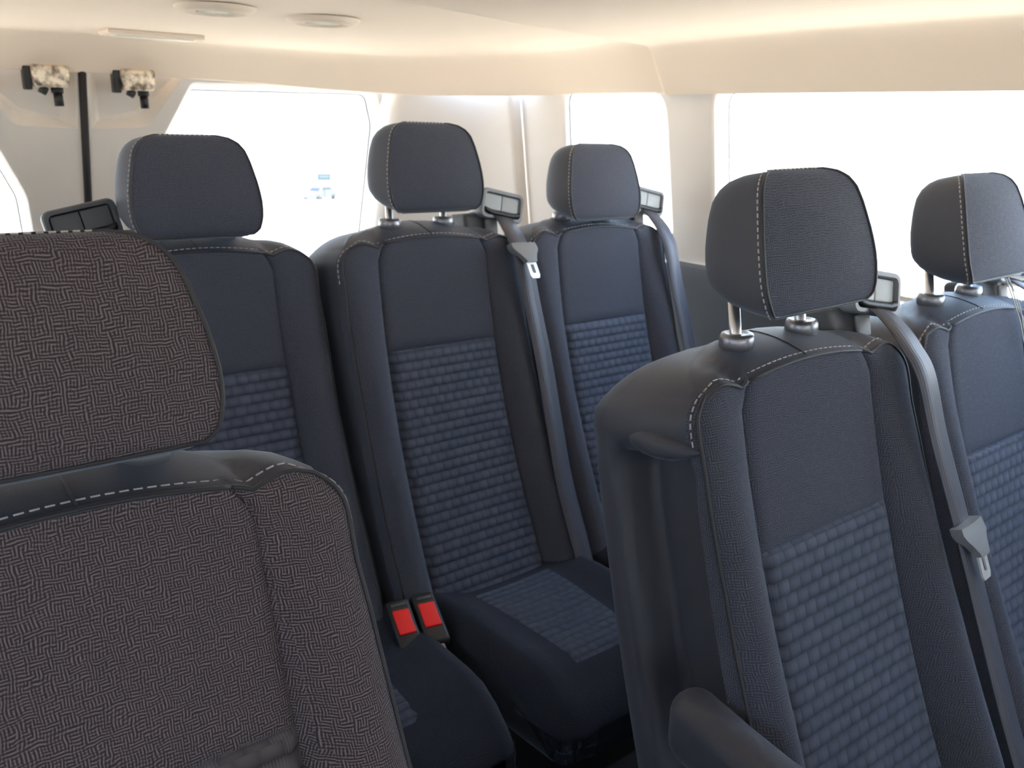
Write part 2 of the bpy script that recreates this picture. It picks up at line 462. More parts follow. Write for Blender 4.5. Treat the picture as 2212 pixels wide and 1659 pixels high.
HEAD = [  # v, front half width, widest half width, front depth, back depth
    (-.004, .050, .055, .030, .062), (-.001, .072, .076, .016, .076), (.006, .087, .092, .006, .090), (.016, .097, .103, .001, .098), (.035, .103, .110, 0, .104),
    (.06, .104, .112, 0, .107), (.09, .100, .110, .002, .106), (.12, .093, .104, .005, .101), (.138, .087, .098, .008, .096), (.150, .078, .089, .012, .089), (.158, .066, .077, .018, .080), (.1625, .050, .060, .026, .070), (.164, .03, .036, .036, .060)]
def build_head(T, root, h0, d0=-.026, tilt=0.0, cloth='textile'):
    vs = []
    for a, b in zip(HEAD, HEAD[1:]):
        for q in range(2): vs.append(a[0]+(b[0]-a[0])*q/2)
    vs.append(HEAD[-1][0])
    def cm(v):
        # catmull over the table for smooth outlines
        for i in range(len(HEAD)-1):
            if HEAD[i][0] <= v <= HEAD[i+1][0]+1e-9:
                t = (v-HEAD[i][0])/(HEAD[i+1][0]-HEAD[i][0])
                p0, p1, p2, p3 = HEAD[max(0, i-1)], HEAD[i], HEAD[i+1], HEAD[min(len(HEAD)-1, i+2)]
                return [.5*(2*b+(c-a)*t+(2*a-5*b+4*c-d)*t*t+(3*b-a-3*c+d)*t**3) for a, b, c, d in zip(p0[1:], p1[1:], p2[1:], p3[1:])]
    rows = []
    nfr = 9
    for v in vs:
        wf, wm, df, db = cm(v); wf *= .955; wm *= .955; db *= .90; df *= .95
        crown = .006*math.sin(math.pi*min(1, max(0, v/.164)))
        pts = []
        for q in range(nfr):
            u = wf*(1-(1-q/(nfr-1))**1.25) if q else 0
            u = wf*q/(nfr-1)
            pts.append((u, df-crown*(1-(u/wf)**2)))
        pts.append((wf+.0018, df+.0022))
        fl = [(wf+.0018, df+.0022), (wf+(wm-wf)*.55, df+(db-df)*.16), (wm, df+(db-df)*.42), (wm*.985, df+(db-df)*.66), (wm*.90, df+(db-df)*.86), (wm*.70, df+(db-df)*.97), (wm*.35, db), (0, db)]
        sm = catmull([(a, b, 0) for a, b in fl], 3)
        pts += [(p.x, p.y) for p in sm[1:]]
        pts[-1] = (0, pts[-1][1])
        full = []
        for (u, d) in pts+[(-u, d) for (u, d) in pts[1:-1]][::-1]:
            lift = .32*max(0, d)*(1-sstep(0, .07, v))
            vv = v+lift
            full.append((u, d0+d+tilt*vv, h0+vv))
        rows.append(full)
    n2 = len(rows[0]); V = [[T(*p) for p in r] for r in rows]
    a, b = MB(), MB()
    for i in range(len(V)-1):
        for j in range(n2):
            f = (V[i][j], V[i][(j+1) % n2], V[i+1][(j+1) % n2], V[i+1][j])
            front = (j < nfr-1 or j >= n2-nfr+1) and 4 <= i
            (a if front else b).add(f, [(0, 1, 2, 3)])
    b.add(V[-1], [tuple(range(n2))]); b.add(V[0], [tuple(range(n2-1, -1, -1))])
    hd = b.obj('headrest', M['head_warm_lit' if cloth == 'textile_warm_lit' else 'headcloth'], root, angle=1.2)
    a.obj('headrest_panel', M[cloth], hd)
    jr = nfr-1
    i0 = 4
    # the seam loop round the front face
    path = [rows[i][jr] for i in range(i0, len(rows))]+[rows[-1][0]]+[rows[i][n2-jr] for i in range(len(rows)-1, i0-1, -1)]
    bottom = [rows[i0][n2-j] for j in range(jr-1, 0, -1)]+[rows[i0][j] for j in range(0, jr)]
    loop = path+bottom
    mb = MB(); mb.tube([T(u*1.01, d-.0003, v) for u, d, v in loop], .0018, 6, closed=True); mb.obj('piping', M['piping'], hd)
    js = nfr
    for sgn, rng in ((1, range(2, len(rows)-2)), (-1, range(2, len(rows)-2))):
        pth = [rows[i][js if sgn > 0 else n2-js] for i in rng]
        mb = MB(); mb.dashes([T(u+sgn*.0014, d+.0022, v) for u, d, v in pth], .0045, .003, .0014, .0012, (sgn, -.2, 0))
        if sgn > 0:
            a, b = rows[-3][js], rows[-3][n2-js]
            mb.dashes([T(a[0]+(b[0]-a[0])*q/10, a[1], a[2]+.0012) for q in range(11)], .0045, .003, .0014, .0012, (0, -.3, 1))
        st = mb.obj('stitching', M['thread'], hd); st['label'] = 'white dashed stitching'
    # posts and their collars
    for sgn in (-1, 1):
        mb = MB(); mb.tube([T(sgn*.06, .056, -.01), T(sgn*.06, .052, h0+.03)], .0068, 14)
        mb.obj('headrest_post', M['chrome'], hd)
        mb = MB(); mb.lathe([(.0001, .0135), (.0105, .0135), (.014, .0145), (.0175, .0135), (.019, .010), (.0195, .004), (.0185, -.004), (.012, -.008), (.0001, -.008)], 28)
        c = T(sgn*.06, .054, .0375)
        mb.xform(lambda p: c+Vector((p.x*1.08, p.y, p.z)))
        g = mb.obj('post_collar', M['collar'], root); g['label'] = 'satin metal collar round the headrest post'

def build_cushion(root, zt, yb, yf, x0, x1, T):
    xc, hw = (x0+x1)/2, (x1-x0)/2
    L = yb-yf
    def fn(p):
        x, y, z = p
        t = (y+L/2)/L            # 0 front, 1 back
        taper = 1-.04*sstep(.35, 0, t)
        zz = z
        if z > 0:
            zz -= .020*(1-min(1, (x/hw)**2)*1.0)*sstep(0, .3, t)*0.6
            zz += .012*math.exp(-((abs(x)/hw-.78)/.16)**2)
            zz -= .055*sstep(.32, 0, t)**1.6
            zz -= .012*sstep(.6, 1, t)
        else:
            zz += .0
        return (x*taper, y, zz)
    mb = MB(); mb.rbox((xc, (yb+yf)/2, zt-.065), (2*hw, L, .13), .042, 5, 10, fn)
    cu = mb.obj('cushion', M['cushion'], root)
    # woven insert lying in the middle of the cushion
    rows = []
    for i in range(13):
        t = .18+.66*i/12; y = yf+L*t; r = []
        wid = hw*(.40+.16*t)
        for j in range(13):
            x = -wid+2*wid*j/12
            p = fn((x, -L/2+L*t, .065))
            edge = max(abs(j-6)/6, abs(i-6)/6)
            r.append((xc+p[0], y, zt-.065+p[2]+.0015-.005*sstep(.82, 1, edge)))
        rows.append(r)
    mb = MB(); mb.grid(rows); mb.obj('cushion_insert', M['cushion_weave_shaded'], cu)
    # welt under the front edge
    mb = MB()
    zz = zt-.085
    mb.tube([(xc-hw*.86+2*hw*.86*q/16, yf+.004+.02*(abs(q-8)/8)**4, zz+.006*(abs(q-8)/8)**2) for q in range(17)], .003, 6); mb.obj('front_welt', M['piping'], cu)
    # pedestal with two legs
    mb = MB(); mb.rbox((xc, (yb+yf)/2+.01, zt-.175), (2*hw*.84, L*.86, .12), .02, 3, 1, lambda p: (p[0]*(1-.10*(p[2] < 0)), p[1]*(1-.1*(p[2] < 0)), p[2]))
    base = mb.obj('seat_base', M['black'], root)
    for sx in (-1, 1):
        mb = MB(); mb.rbox((xc+sx*hw*.5, (yb+yf)/2+.02, (zt-.22)/2), (.05, L*.62, zt-.22), .012, 2)
        mb.obj('leg', M['dgrey'], root)

def build_belt_tower(T, root, m, bezel_mat, du=0):
    """belt outlet on the shoulder; m = +1 right shoulder, -1 left"""
    def TT(u, d, v): return T(m*(u+du), d, v)
    ca, sa = math.cos(-.20), math.sin(-.20)
    def tilt(p, c):   # roll about d axis, outside end lower
        u, d, v = p
        return TT(c[0]+u*ca-v*sa, c[1]+d, c[2]+u*sa+v*ca)
    # retractor housing
    mb = MB(); mb.rbox((0, 0, 0), (.082, .072, .066), .010, 3, 1, lambda p: (p[0]-.012*(p[2] > 0)*(p[0] > 0), p[1]+.010*(p[2] > 0)*(p[1] < 0), p[2]))
    mb.xform(lambda p: TT(.158+p.x, .088+p.y, .022+p.z)); tw = mb.obj('belt_retractor', M['dgrey'], root)
    mb = MB(); mb.rbox((0, 0, 0), (.030, .006, .030), .0028, 2); mb.xform(lambda p: TT(.172+p.x, .0505+p.y, .026+p.z)); b = mb.obj('retractor_cap', M['mgrey'], tw)
    # bezel: a hollow frame, two pale plates behind, dark slot below
    c = (.198, .052, .066)
    def ring(hw, hh, r, d):
        pts = []
        for cx, cy, a0 in ((hw-r, hh-r, 0), (-hw+r, hh-r, 90), (-hw+r, -hh+r, 180), (hw-r, -hh+r, 270)):
            for q in range(6):
                a = math.radians(a0+90*q/5); pts.append((cx+r*math.cos(a), d, cy+r*math.sin(a)))
        return pts
    mb = MB()
    rings = [ring(.046, .0235, .010, .040), ring(.052, .0285, .012, .012), ring(.053, .0295, .012, -.008), ring(.051, .0275, .011, -.0115), ring(.046, .0225, .009, -.0115), ring(.0445, .021, .008, -.006), ring(.044, .0205, .008, .008)]
    mb.grid([[tilt(p, c) for p in r] for r in rings], closed=True, cap=True)
    bz = mb.obj('belt_guide', M['dgrey'] if m < 0 else M['mgrey'], root, angle=.9)
    for s in (-1, 1):
        mb = MB(); mb.rbox((0, 0, 0), (.0425, .005, .031), .002, 2)
        mb.xform(lambda p: tilt((p.x+s*.0218, p.y-.0035, p.z+.0045), c)); o = mb.obj('guide_plate', bezel_mat, bz)
    mb = MB(); mb.rbox((0, 0, 0), (.090, .012, .009), .004, 3, 6, lambda p: (p[0], p[1], p[2]+.006*max(0, abs(p[0])-.036)/.009)); mb.xform(lambda p: tilt((p.x, p.y-.0085, p.z-.0165), c)); mb.obj('belt_slot', M['black'], bz)

def build_belt(T, seat_loc, seat_rot, m, label, tongue_v=-.03, has_tongue=True, du=0, kx=0):
    th = thing('seat_belt', label, 'seat belt', seat_loc, seat_rot, 'three point belts of the van seats')
    def TT(u, d, v): return T(m*u, d, v)
    path = [(.196+du, .050, .054), (.194+du, .030, .040), (.187+du*.6, .006, .022), (.183, -.016, -.002), (.185, -.031, -.038), (.194, -.038, -.12)]+([(.200, -.060, -.24), (.195, -.088, -.36), (.190, -.118, -.48), (.188, -.160, -.60), (.188, -.19, -.70)] if kx else [(.208, -.054, -.24), (.218, -.070, -.36), (.226, -.088, -.48), (.234, -.108, -.60), (.236, -.115, -.70)])
    ctr = catmull([(u, d, v) for u, d, v in path], 8)
    mb = MB(); rows = []
    hw = .023
    for i, p in enumerate(ctr):
        t = i/(len(ctr)-1)
        tw = .02+.10*sstep(.2, .6, t)     # the band turns slightly as it falls
        cx, cy = math.cos(tw), math.sin(tw)
        l = TT(p.x-hw*cx, p.y-hw*cy, p.z); r = TT(p.x+hw*cx, p.y+hw*cy, p.z-.008*sstep(.5, 0, t))
        dirn = (r-l).normalized(); tang = (TT(*ctr[min(len(ctr)-1, i+1)])-TT(*ctr[max(0, i-1)])).normalized()
        nrm = dirn.cross(tang).normalized()*.0009
        rows.append([l-nrm, l.lerp(r, .5)-nrm*1.6, r-nrm, r+nrm, l.lerp(r, .5)+nrm*1.2, l+nrm])
    n = 6; me_rows = rows
    mb.grid(me_rows, closed=True, cap=True)
    web = mb.obj('webbing', M['webbing'], th, uv=False)
    me = web.data; uv = me.uv_layers.new(name='UVMap')
    inv = {}
    for p in me.polygons:
        for li in p.loop_indices:
            co = me.vertices[me.loops[li].vertex_index].co
            # across-the-band coordinate from the nearest row
            best = min(rows, key=lambda r: (r[1]-co).length_squared)
            a = (co-best[0]).dot((best[2]-best[0]).normalized())
            uv.data[li].uv = (a, co.z)
    if has_tongue:
        i = min(range(len(ctr)), key=lambda k: abs(ctr[k].z-tongue_v))
        l, r = rows[i][0], rows[i][2]; dirn = (r-l).normalized()
        tang = (TT(*ctr[i+1])-TT(*ctr[i])).normalized(); nrm = dirn.cross(tang).normalized()
        if nrm.y > 0: nrm = -nrm
        c0 = l.lerp(r, .5)
        Rm = lambda x, y, z: c0+dirn*x+nrm*y-tang*z
        # plastic head: loop round the band narrowing towards the plate
        prof = [(.031, .010), (.0325, .002), (.030, -.006), (.021, -.016), (.014, -.027), (.0125, -.032)]
        mb = MB(); rr = []
        for w, z in prof:
            th_ = .0075 if z > -.01 else .0055
            off = .004 + .010*sstep(.01, -.03, z)
            ring = [(w, off-th_), (w+.001, off), (w, off+th_), (w*.5, off+th_*1.25), (0, off+th_*1.3), (-w*.5, off+th_*1.25), (-w, off+th_), (-w-.001, off), (-w, off-th_), (0, off-th_)]
            rr.append([Rm(x, y, z) for x, y in ring])
        mb.grid(rr, closed=True, cap=True); tg = mb.obj('latch_tongue', M['mgrey'], th, angle=.9)
        # steel plate with its oblong hole
        out = [(.0125, -.028), (.0125, -.058), (.009, -.064), (-.009, -.064), (-.0125, -.058), (-.0125, -.028)]
        inn = [(.0045, -.036), (.0045, -.052), (.003, -.054), (-.003, -.054), (-.0045, -.052), (-.0045, -.036)]
        mb = MB(); N = 6; vs = []
        for yy in (.0125, .0150):
            for lst in (out, inn): vs += [Rm(x, yy, z) for x, z in lst]
        fs = []
        for q in range(N):
            w_ = (q+1) % N
            fs += [(q, w_, N+w_, N+q), (2*N+q, 3*N+q, 3*N+w_, 2*N+w_), (q, 2*N+q, 2*N+w_, w_), (N+q, N+w_, 3*N+w_, 3*N+q)]
        mb.add(vs, fs); o = mb.obj('latch_plate', M['plate'], tg, smooth=False); o['label'] = 'bright steel latch plate'
    return th

def build_armrest(T, root):
    # padded stop at the head of the recess
    mb = MB(); mb.rbox((0, 0, 0), (.026, .104, .028), .0125, 5, 4, lambda p: (p[0]*(1-.6*abs(p[1]/.052)**2.2)+.012*(p[1]/.06)**2, p[1], p[2]*(1-.75*abs(p[1]/.052)**2.2)+.006*(p[1]/.06)))
    mb.xform(lambda p: T(-.203+p.x, .050+p.y, -.049+p.z)); mb.obj('recess_pad', M['leather'], root)
    # the armrest itself, folded down
    c = T(-.236, -.145, -.385)
    mb = MB(); mb.rbox((0, 0, 0), (.056, .36, .082), .026, 5, 6, lambda p: (p[0], p[1], p[2]+.014*sstep(.05, .18, p[1])))
    mb.xform(lambda p: c+p); mb.obj('armrest', M['leather'], root)

SEATS = dict(
    A=(.447, 1.3744, -.2252, 0, -.008, .14), B=(.8663, 1.3421, -.2219, .015, -.012, .14), C=(1.2933, 1.3499, -.2274, 0, -.010, .16),
    D=(.854, .532, -.264, -.03, .022, .22), E=(1.3469, .5564, -.2706, 0, .009, .2432), F=(.097, .5861, -.2705, .03, -.018, .29))
LAB = dict(
    A='dark van seat in front of the right rear door window, nearest the rear door seam',
    B='dark van seat with raised headrest in the back row, middle of the three back seats',
    C='dark back row van seat beside the small side window, headrest pushed down',
    D='dark aisle seat with armrest recess and raised headrest on tall steel posts',
    E='dark van seat by the large side window, cut by the right picture edge',
    F='close dark van seat at the left picture edge with sharp woven fabric')
HEADH = dict(A=.030, B=.053, C=.023, D=.062, E=.055, F=.037)
BELT = dict(A='grey seat belt on the left shoulder of the seat at the rear door window',
            B='grey seat belt with bright steel latch plate high on the middle back seat',
            C='grey seat belt of the back seat beside the small side window',
            D='long pale grey seat belt of the aisle seat, tongue hanging low at right',
            E='grey seat belt of the seat by the large side window')
roots = {}
for k, (x, y, z, psi, roll, lean) in SEATS.items():
    H = z+CAMZ
    T = seat_T(lean, H)
    th = -roll
    loc = (x-H*math.sin(th)*math.cos(psi), y-H*math.sin(th)*math.sin(psi), 0); rot = (0, th, psi)
    root = thing('van_seat', LAB[k], 'seat', loc, rot, 'dark upholstered van seats')
    roots[k] = root
    build_back(T, root, recess=(k == 'D'), wide=1 if k in 'DEF' else .97, deep=.03 if k in 'DEF' else .012, K_CURVE=.21 if k in 'DEF' else .30, cloth='textile_warm_lit' if k == 'F' else 'textile')
    build_head(T, root, HEADH[k], cloth='textile_warm_lit' if k == 'F' else 'textile')
    bot = T(0, -(.08 if k in 'DEF' else .105), -.60)
    cx = {'A': (-.20, .240), 'B': (-.160, .215)}.get(k, (-.205, .205))
    build_cushion(root, .49, bot.y+.05, bot.y-.39, cx[0], cx[1], T)
    m = -1 if k in 'AF' else 1
    if k != 'F':
        build_belt_tower(T, root, m, M['dgrey'] if k == 'A' else M['lgrey'], {'A': -.045, 'D': .012}.get(k, 0))
        build_belt(T, loc, rot, m, BELT[k], tongue_v={'B': -.020, 'D': -.24, 'C': -.30, 'E': -.3, 'A': -.3}[k], has_tongue=True, du={'A': -.045, 'D': .012}.get(k, 0), kx=0 if k in 'DE' else .12)
    if k == 'D': build_armrest(T, root)

# belt buckles between the two left back seats
for i, (bx, by, lab) in enumerate(((.632, 1.078, 'red buttoned belt buckle, left one of the pair between two back seats'), (.678, 1.072, 'red buttoned belt buckle, right one of the pair, pale stalk below'))):
    t = thing('belt_buckle', lab, 'belt buckle', (bx, by, CAMZ-.793), (math.radians(27), 0, math.radians(-12)), 'belt buckles between the back seats')
    mb = MB(); mb.rbox((0, -.010, -.008), (.042, .098, .026), .007, 3); mb.obj('body', M['black'], t)
    mb = MB(); mb.rbox((0, -.006, .0055), (.029, .046, .006), .0028, 3, 2, lambda p: (p[0], p[1], p[2]-.002*math.cos(p[1]*60))); o = mb.obj('release_button', M['red'], t); o['label'] = 'red release button'
    mb = MB(); mb.box((0, .027, .0052), (.026, .005, .0016)); mb.obj('tongue_slot', M['dgrey'], t)
    mb = MB(); mb.rbox((0, -.076, -.006), (.022, .062, .010), .003, 2, 1, lambda p: (p[0]*(1-.25*(p[1] > 0)), p[1], p[2])); mb.obj('stalk', M['beige'] if i else M['black'], t)

# thread hanging from the seat at the right edge
r = roots['E']; x, y, z, psi, roll, lean = SEATS['E']; T = seat_T(lean, z+CAMZ)
mb = MB()
p1 = [(.052, -.006, .062), (.064, -.008, .035), (.073, -.010, .010), (.080, -.012, -.012), (.086, -.012, -.036), (.092, -.012, -.048), (.097, -.012, -.040), (.093, -.012, -.012), (.080, -.011, .006), (.070, -.010, .030), (.060, -.008, .058)]
mb.tube(catmull([T(*p) for p in p1], 6), .0011, 6)
p2 = [(.056, -.008, .060), (.072, -.012, .030), (.083, -.013, .004), (.088, -.013, -.020), (.094, -.013, -.045)]
mb.tube(catmull([T(*p) for p in p2], 6), .0009, 6)
o = mb.obj('hanging_string', M['string'], None); o.location = r.location; o.rotation_euler = r.rotation_euler
tag(o, 'pale looped string hanging below the headrest at the right picture edge', 'string')

# ---------------------------------------------------------------- van body
def Z(z): return z+CAMZ
XC = .505                       # centre line of the van
XW = 1.575                      # side trim at header height
def side_x(z, off=0): return 1.583-.13*(z-.07)*1.0+off        # z relative to camera
def rear_y(z, off=0): return 2.30-.30*z+off

def plate(name, mat, outer, holes, mapf, parent=None):
    """flat panel with holes; outlines are (s, z) lists; returns object"""
    bm = bmesh.new(); edges = []
    for loop in [outer]+holes:
        vv = [bm.verts.new(mapf(s, z, 0)) for s, z in loop]
        for a, b in zip(vv, vv[1:]+vv[:1]): edges.append(bm.edges.new((a, b)))
    bmesh.ops.triangle_fill(bm, use_beauty=True, use_dissolve=False, edges=edges)
    vs = [v.co.copy() for v in bm.verts]; bm.verts.index_update(); fs = [[v.index for v in f.verts] for f in bm.faces]
    bm.free()
    return vs, fs

def round_poly(pts, radii, n=6):
    out = []; N = len(pts)
    for i in range(N):
        p = Vector((*pts[i], 0)); a = Vector((*pts[i-1], 0)); b = Vector((*pts[(i+1) % N], 0)); r = radii[i] if isinstance(radii, (list, tuple)) else radii
        if r <= 0: out.append((p.x, p.y)); continue
        da, db = (a-p).normalized(), (b-p).normalized()
        ang = da.angle(db); t = min(r/math.tan(ang/2), .49*(a-p).length, .49*(b-p).length)
        p0, p1 = p+da*t, p+db*t
        for q in range(n+1):
            s = q/n
            c = p0*(1-s)**2+p*2*s*(1-s)+p1*s*s
            out.append((c.x, c.y))
    return out

def inset(poly, d):
    N = len(poly); out = []
    area = sum(poly[i-1][0]*poly[i][1]-poly[i][0]*poly[i-1][1] for i in range(N)); sg = 1 if area > 0 else -1
    for i in range(N):
        a, p, b = Vector(poly[i-1]), Vector(poly[i]), Vector(poly[(i+1) % N])
        t = (b-a).normalized() if (b-a).length > 1e-9 else Vector((1, 0))
        out.append((p.x-t.y*d*sg, p.y+t.x*d*sg))
    return out

def ring_steps(poly, steps, mapf):
    return [[mapf(s, z, dep) for s, z in inset(poly, ins)] for ins, dep in steps]

# --- floor
mb = MB(); mb.box((XC, -.1, -.02), (2.5, 5.4, .04)); struct(mb.obj('floor', M['floorm'], smooth=False), 'dark van floor')

# --- right hand side wall (image right) with two windows
def mside(s, z, dep): return Vector((side_x(z, dep), s, Z(z)))
belt = -.325
win1 = round_poly([(1.452, .09), (1.835, .09), (1.845, -.29), (1.432, -.305)], [.085, .05, .05, .05])
win2 = round_poly([(-.42, .09), (1.328, .09), (1.318, -.315), (-.42, -.315)], [.05, .055, .05, .05])
outer = [(-2.3, .14), (2.12, .14), (2.12, -.34), (-2.3, -.34)]
def wall_with_windows(name, mapf, outer, wins, mat, label, flip=False):
    mb = MB()
    vs, fs = plate(name, mat, outer, [w for w, _ in wins], mapf)
    mb.add(vs, fs)
    for w, steps in wins:
        mb.grid(ring_steps(w, steps, mapf), closed=True)
    o = mb.obj(name, mat, angle=.5); struct(o, label)
    return o
st1 = [(0, 0), (.006, .002), (.012, .008), (.016, .022)]
st2 = [(0, 0), (.004, .001), (.010, .006), (.013, .016), (.017, .05)]
wall_r = wall_with_windows('wall_right', mside, outer, [(win1, st1), (win2, st2)], M['trim'], 'pale side wall trim with two windows')
def window(name, poly, ins, dep, mapf, label, gm='glass'):
    inner = inset(poly, ins-.004); pts = [mapf(s, z, dep) for s, z in inner]; pts2 = [mapf(s, z, dep+.004) for s, z in inner]
    N = len(pts); mb = MB(); mb.add(pts+pts2, [tuple(range(N)), tuple(range(2*N-1, N-1, -1))]+[(i, (i+1) % N, N+(i+1) % N, N+i) for i in range(N)])
    o = mb.obj(name, M[gm], smooth=False); struct(o, label)
    # thin dark seal round the pane
    mb = MB(); mb.tube([mapf(s, z, dep-.001) for s, z in inset(poly, ins-.001)], .0022, 6, closed=True)
    s = mb.obj('window_seal', M['dgrey'], o)
    return o
window('window_1', win1, .016, .022, mside, 'small rear side window')
window('window_2', win2, .017, .05, mside, 'large side window')
# lower dark trim of the right wall
mb = MB()
prof = [(-.322, -.004), (-.330, -.014), (-.345, -.018), (-.60, .0), (-.90, .02), (-1.3, .02)]
rows = [[Vector((side_x(z, o), y, Z(z))) for y in (-2.3, -.5, .5, 1.3, 2.12)] for z, o in prof]
mb.grid(rows); o = mb.obj('trim_1', M['lowtrim'], angle=.6); struct(o, 'dark lower side trim under the windows')

# --- left hand side wall (outside the picture) and the front of the cabin
YFR = -2.3
def mleft(s, z, dep): return Vector((2*XC-side_x(z, dep), s, Z(z)))
lwin = [round_poly([(a, .06), (b, .06), (b, -.315), (a, -.315)], .06) for a, b in ((.62, 1.85), (-.52, .50), (-1.75, -.68))]
mb = MB()
vs, fs = plate('l', None, [(YFR, .14), (2.05, .14), (2.05, -1.3), (YFR, -1.3)], lwin, mleft); mb.add(vs, fs)
for w in lwin: mb.grid(ring_steps(w, st2, mleft), closed=True)
struct(mb.obj('wall_left', M['trim'], angle=.5), 'pale side wall beside the camera')
for i, w in enumerate(lwin): window('window_%d' % (3+i), w, .017, .05, mleft, 'side window beside the camera', 'tinted')
def mfront(s, z, dep): return Vector((s, YFR-dep, Z(z)))
ws = round_poly([(-.40, .09), (1.41, .09), (1.45, -.30), (-.44, -.30)], .09)  # unseen windscreen opening, sill raised to cut light on the lower seats
mb = MB(); vs, fs = plate('f', None, [(-.62, .16), (1.63, .16), (1.63, -1.3), (-.62, -1.3)], [ws], mfront); mb.add(vs, fs)
mb.grid(ring_steps(ws, st2, mfront), closed=True)
struct(mb.obj('wall_front', M['lowtrim'], angle=.5), 'front end of the cabin')
window('window_6', ws, .017, .05, mfront, 'windscreen')

# --- rear doors
def mrear(s, z, dep): return Vector((s, rear_y(z, dep), Z(z)))
gx = .504
def door(name, sgn, label):
    P = lambda x, z: (gx+sgn*x, z)
    out = [P(.006, .13), P(.90, .13), P(.90, -1.28), P(.006, -1.28)]
    win = round_poly([P(.248, .078), P(.775, .085), P(.815, -.02), P(.82, -.46), P(.085+(.022 if sgn < 0 else 0), -.46), P(.105+(.022 if sgn < 0 else 0), -.20)], [.03, .06, .10, .06, .06, .12])
    poc = round_poly([P(.012, .125), P(.262, .125), P(.150, -.040), P(.012, -.044)], [0, 0, .05, 0])
    if sgn < 0: win = win[::-1]; poc = poc[::-1]
    mb = MB()
    vs, fs = plate(name, None, out, [win, poc], mrear); mb.add(vs, fs)
    mb.grid(ring_steps(win, [(0, 0), (.006, .002), (.012, .010), (.018, .024), (.024, .05)], mrear), closed=True)
    psteps = [(0, 0), (.003, .001), (.008, .008), (.018, .024), (.028, .038), (.040, .044)]
    def pin(ins, dep):
        # slope only the outer and lower sides of the pocket
        res = []
        for s, z in inset(poc, ins):
            s = gx+sgn*max(.012, (s-gx)*sgn); res.append(mrear(s, min(z if z < .11 else .125, .125), dep))
        return res
    rg = [pin(*s) for s in psteps]
    mb.grid(rg, closed=True); k = len(rg[-1]); mb.add(rg[-1], [tuple(range(k))])
    # inner edge of the door facing the seam
    mb.add([mrear(gx+sgn*.006, .13, 0), mrear(gx+sgn*.006, -1.28, 0), mrear(gx+sgn*.006, -1.28, .04), mrear(gx+sgn*.006, .13, .04)], [(0, 1, 2, 3)])
    d = mb.obj(name, M['doortrim'], angle=.45); struct(d, label)
    inner = inset(win, .021); N = len(inner)
    pts = [mrear(s, z, .05) for s, z in inner]+[mrear(s, z, .054) for s, z in inner]
    mb = MB(); mb.add(pts, [tuple(range(N)), tuple(range(2*N-1, N-1, -1))]+[(i, (i+1) % N, N+(i+1) % N, N+i) for i in range(N)])
    mb.obj('window_pane', M['glass'], d, smooth=False)
    mb = MB(); mb.tube([mrear(s, z, .049) for s, z in inset(win, .023)], .003, 6, closed=True); mb.obj('window_seal', M['dgrey'], d)
    # latch in the pocket
    lx = .118 if sgn > 0 else .070
    c = mrear(gx+sgn*lx, .070, -.010)
    mb = MB(); mb.rbox((0, 0, 0), (.078, .045, .048), .008, 3, 2, lambda p: (p[0]*(1-.14*(p[2] < 0)*abs(p[2])/.029), p[1], p[2])); mb.xform(lambda p: c+p)
    l = mb.obj('door_latch', M['latch'], d); l['label'] = 'speckled cast metal latch'
    mb = MB(); mb.rbox((0, 0, 0), (.016, .03, .056), .003, 2); mb.xform(lambda p: c+Vector((-.046, .006, -.002))+p); mb.obj('latch_bracket', M['black'], l)
    mb = MB(); mb.tube([c+Vector((.012, -.002, -.024)), c+Vector((.012, -.002, -.036))], .013, 14); mb.tube([c+Vector((.012, -.002, -.034)), c+Vector((.013, -.002, -.064))], .0098, 14)
    mb.obj('latch_peg', M['black'], l)
    mb = MB(); mb.tube([c+Vector((-.024, -.004, -.026)), c+Vector((-.010, -.004, -.034))], .009, 10); mb.obj('latch_screw', M['black'], l)
    return d
door('door_1', -1, 'left rear door with pale trim')
d2 = door('door_2', 1, 'right rear door with window and pale trim')
mb = MB()
rows = []
for z in (.12, -.2, -.6, -1.28):
    rows.append([mrear(gx-.0085, z, .014), mrear(gx-.0085, z, -.004), mrear(gx-.004, z, -.008), mrear(gx+.004, z, -.008), mrear(gx+.0085, z, -.004), mrear(gx+.0085, z, .014)])
mb.grid(rows, closed=True, cap=True); mb.obj('door_seal', M['rubber'], d2)

# --- rear corner trim between the right door and the side window (both corners)
for sgn, nm in ((1, 'trim_2'), (-1, 'trim_3')):
    prof = [(1.590, 2.005, 0), (1.566, 2.008, 0), (1.556, 2.016, 0), (1.552, 2.03, 0), (1.545, 2.06, .1), (1.527, 2.10, .3), (1.492, 2.142, .5), (1.440, 2.180, .75), (1.375, 2.215, .9), (1.325, 2.235, 1), (1.300, 2.262, 1), (1.296, 2.30, 1)]
    cur = catmull([(a, b, w) for a, b, w in prof], 4)
    rows = []
    for z in (.14, .05, -.05, -.15, -.3, -.5, -.9, -1.3):
        rows.append([Vector((XC+sgn*(p.x-.13*z*(1-p.z)-XC), p.y-.30*z*p.z, Z(z))) for p in cur])
    mb = MB(); mb.grid(rows); struct(mb.obj(nm, M['trim'], angle=.9), 'pale corner pillar trim')

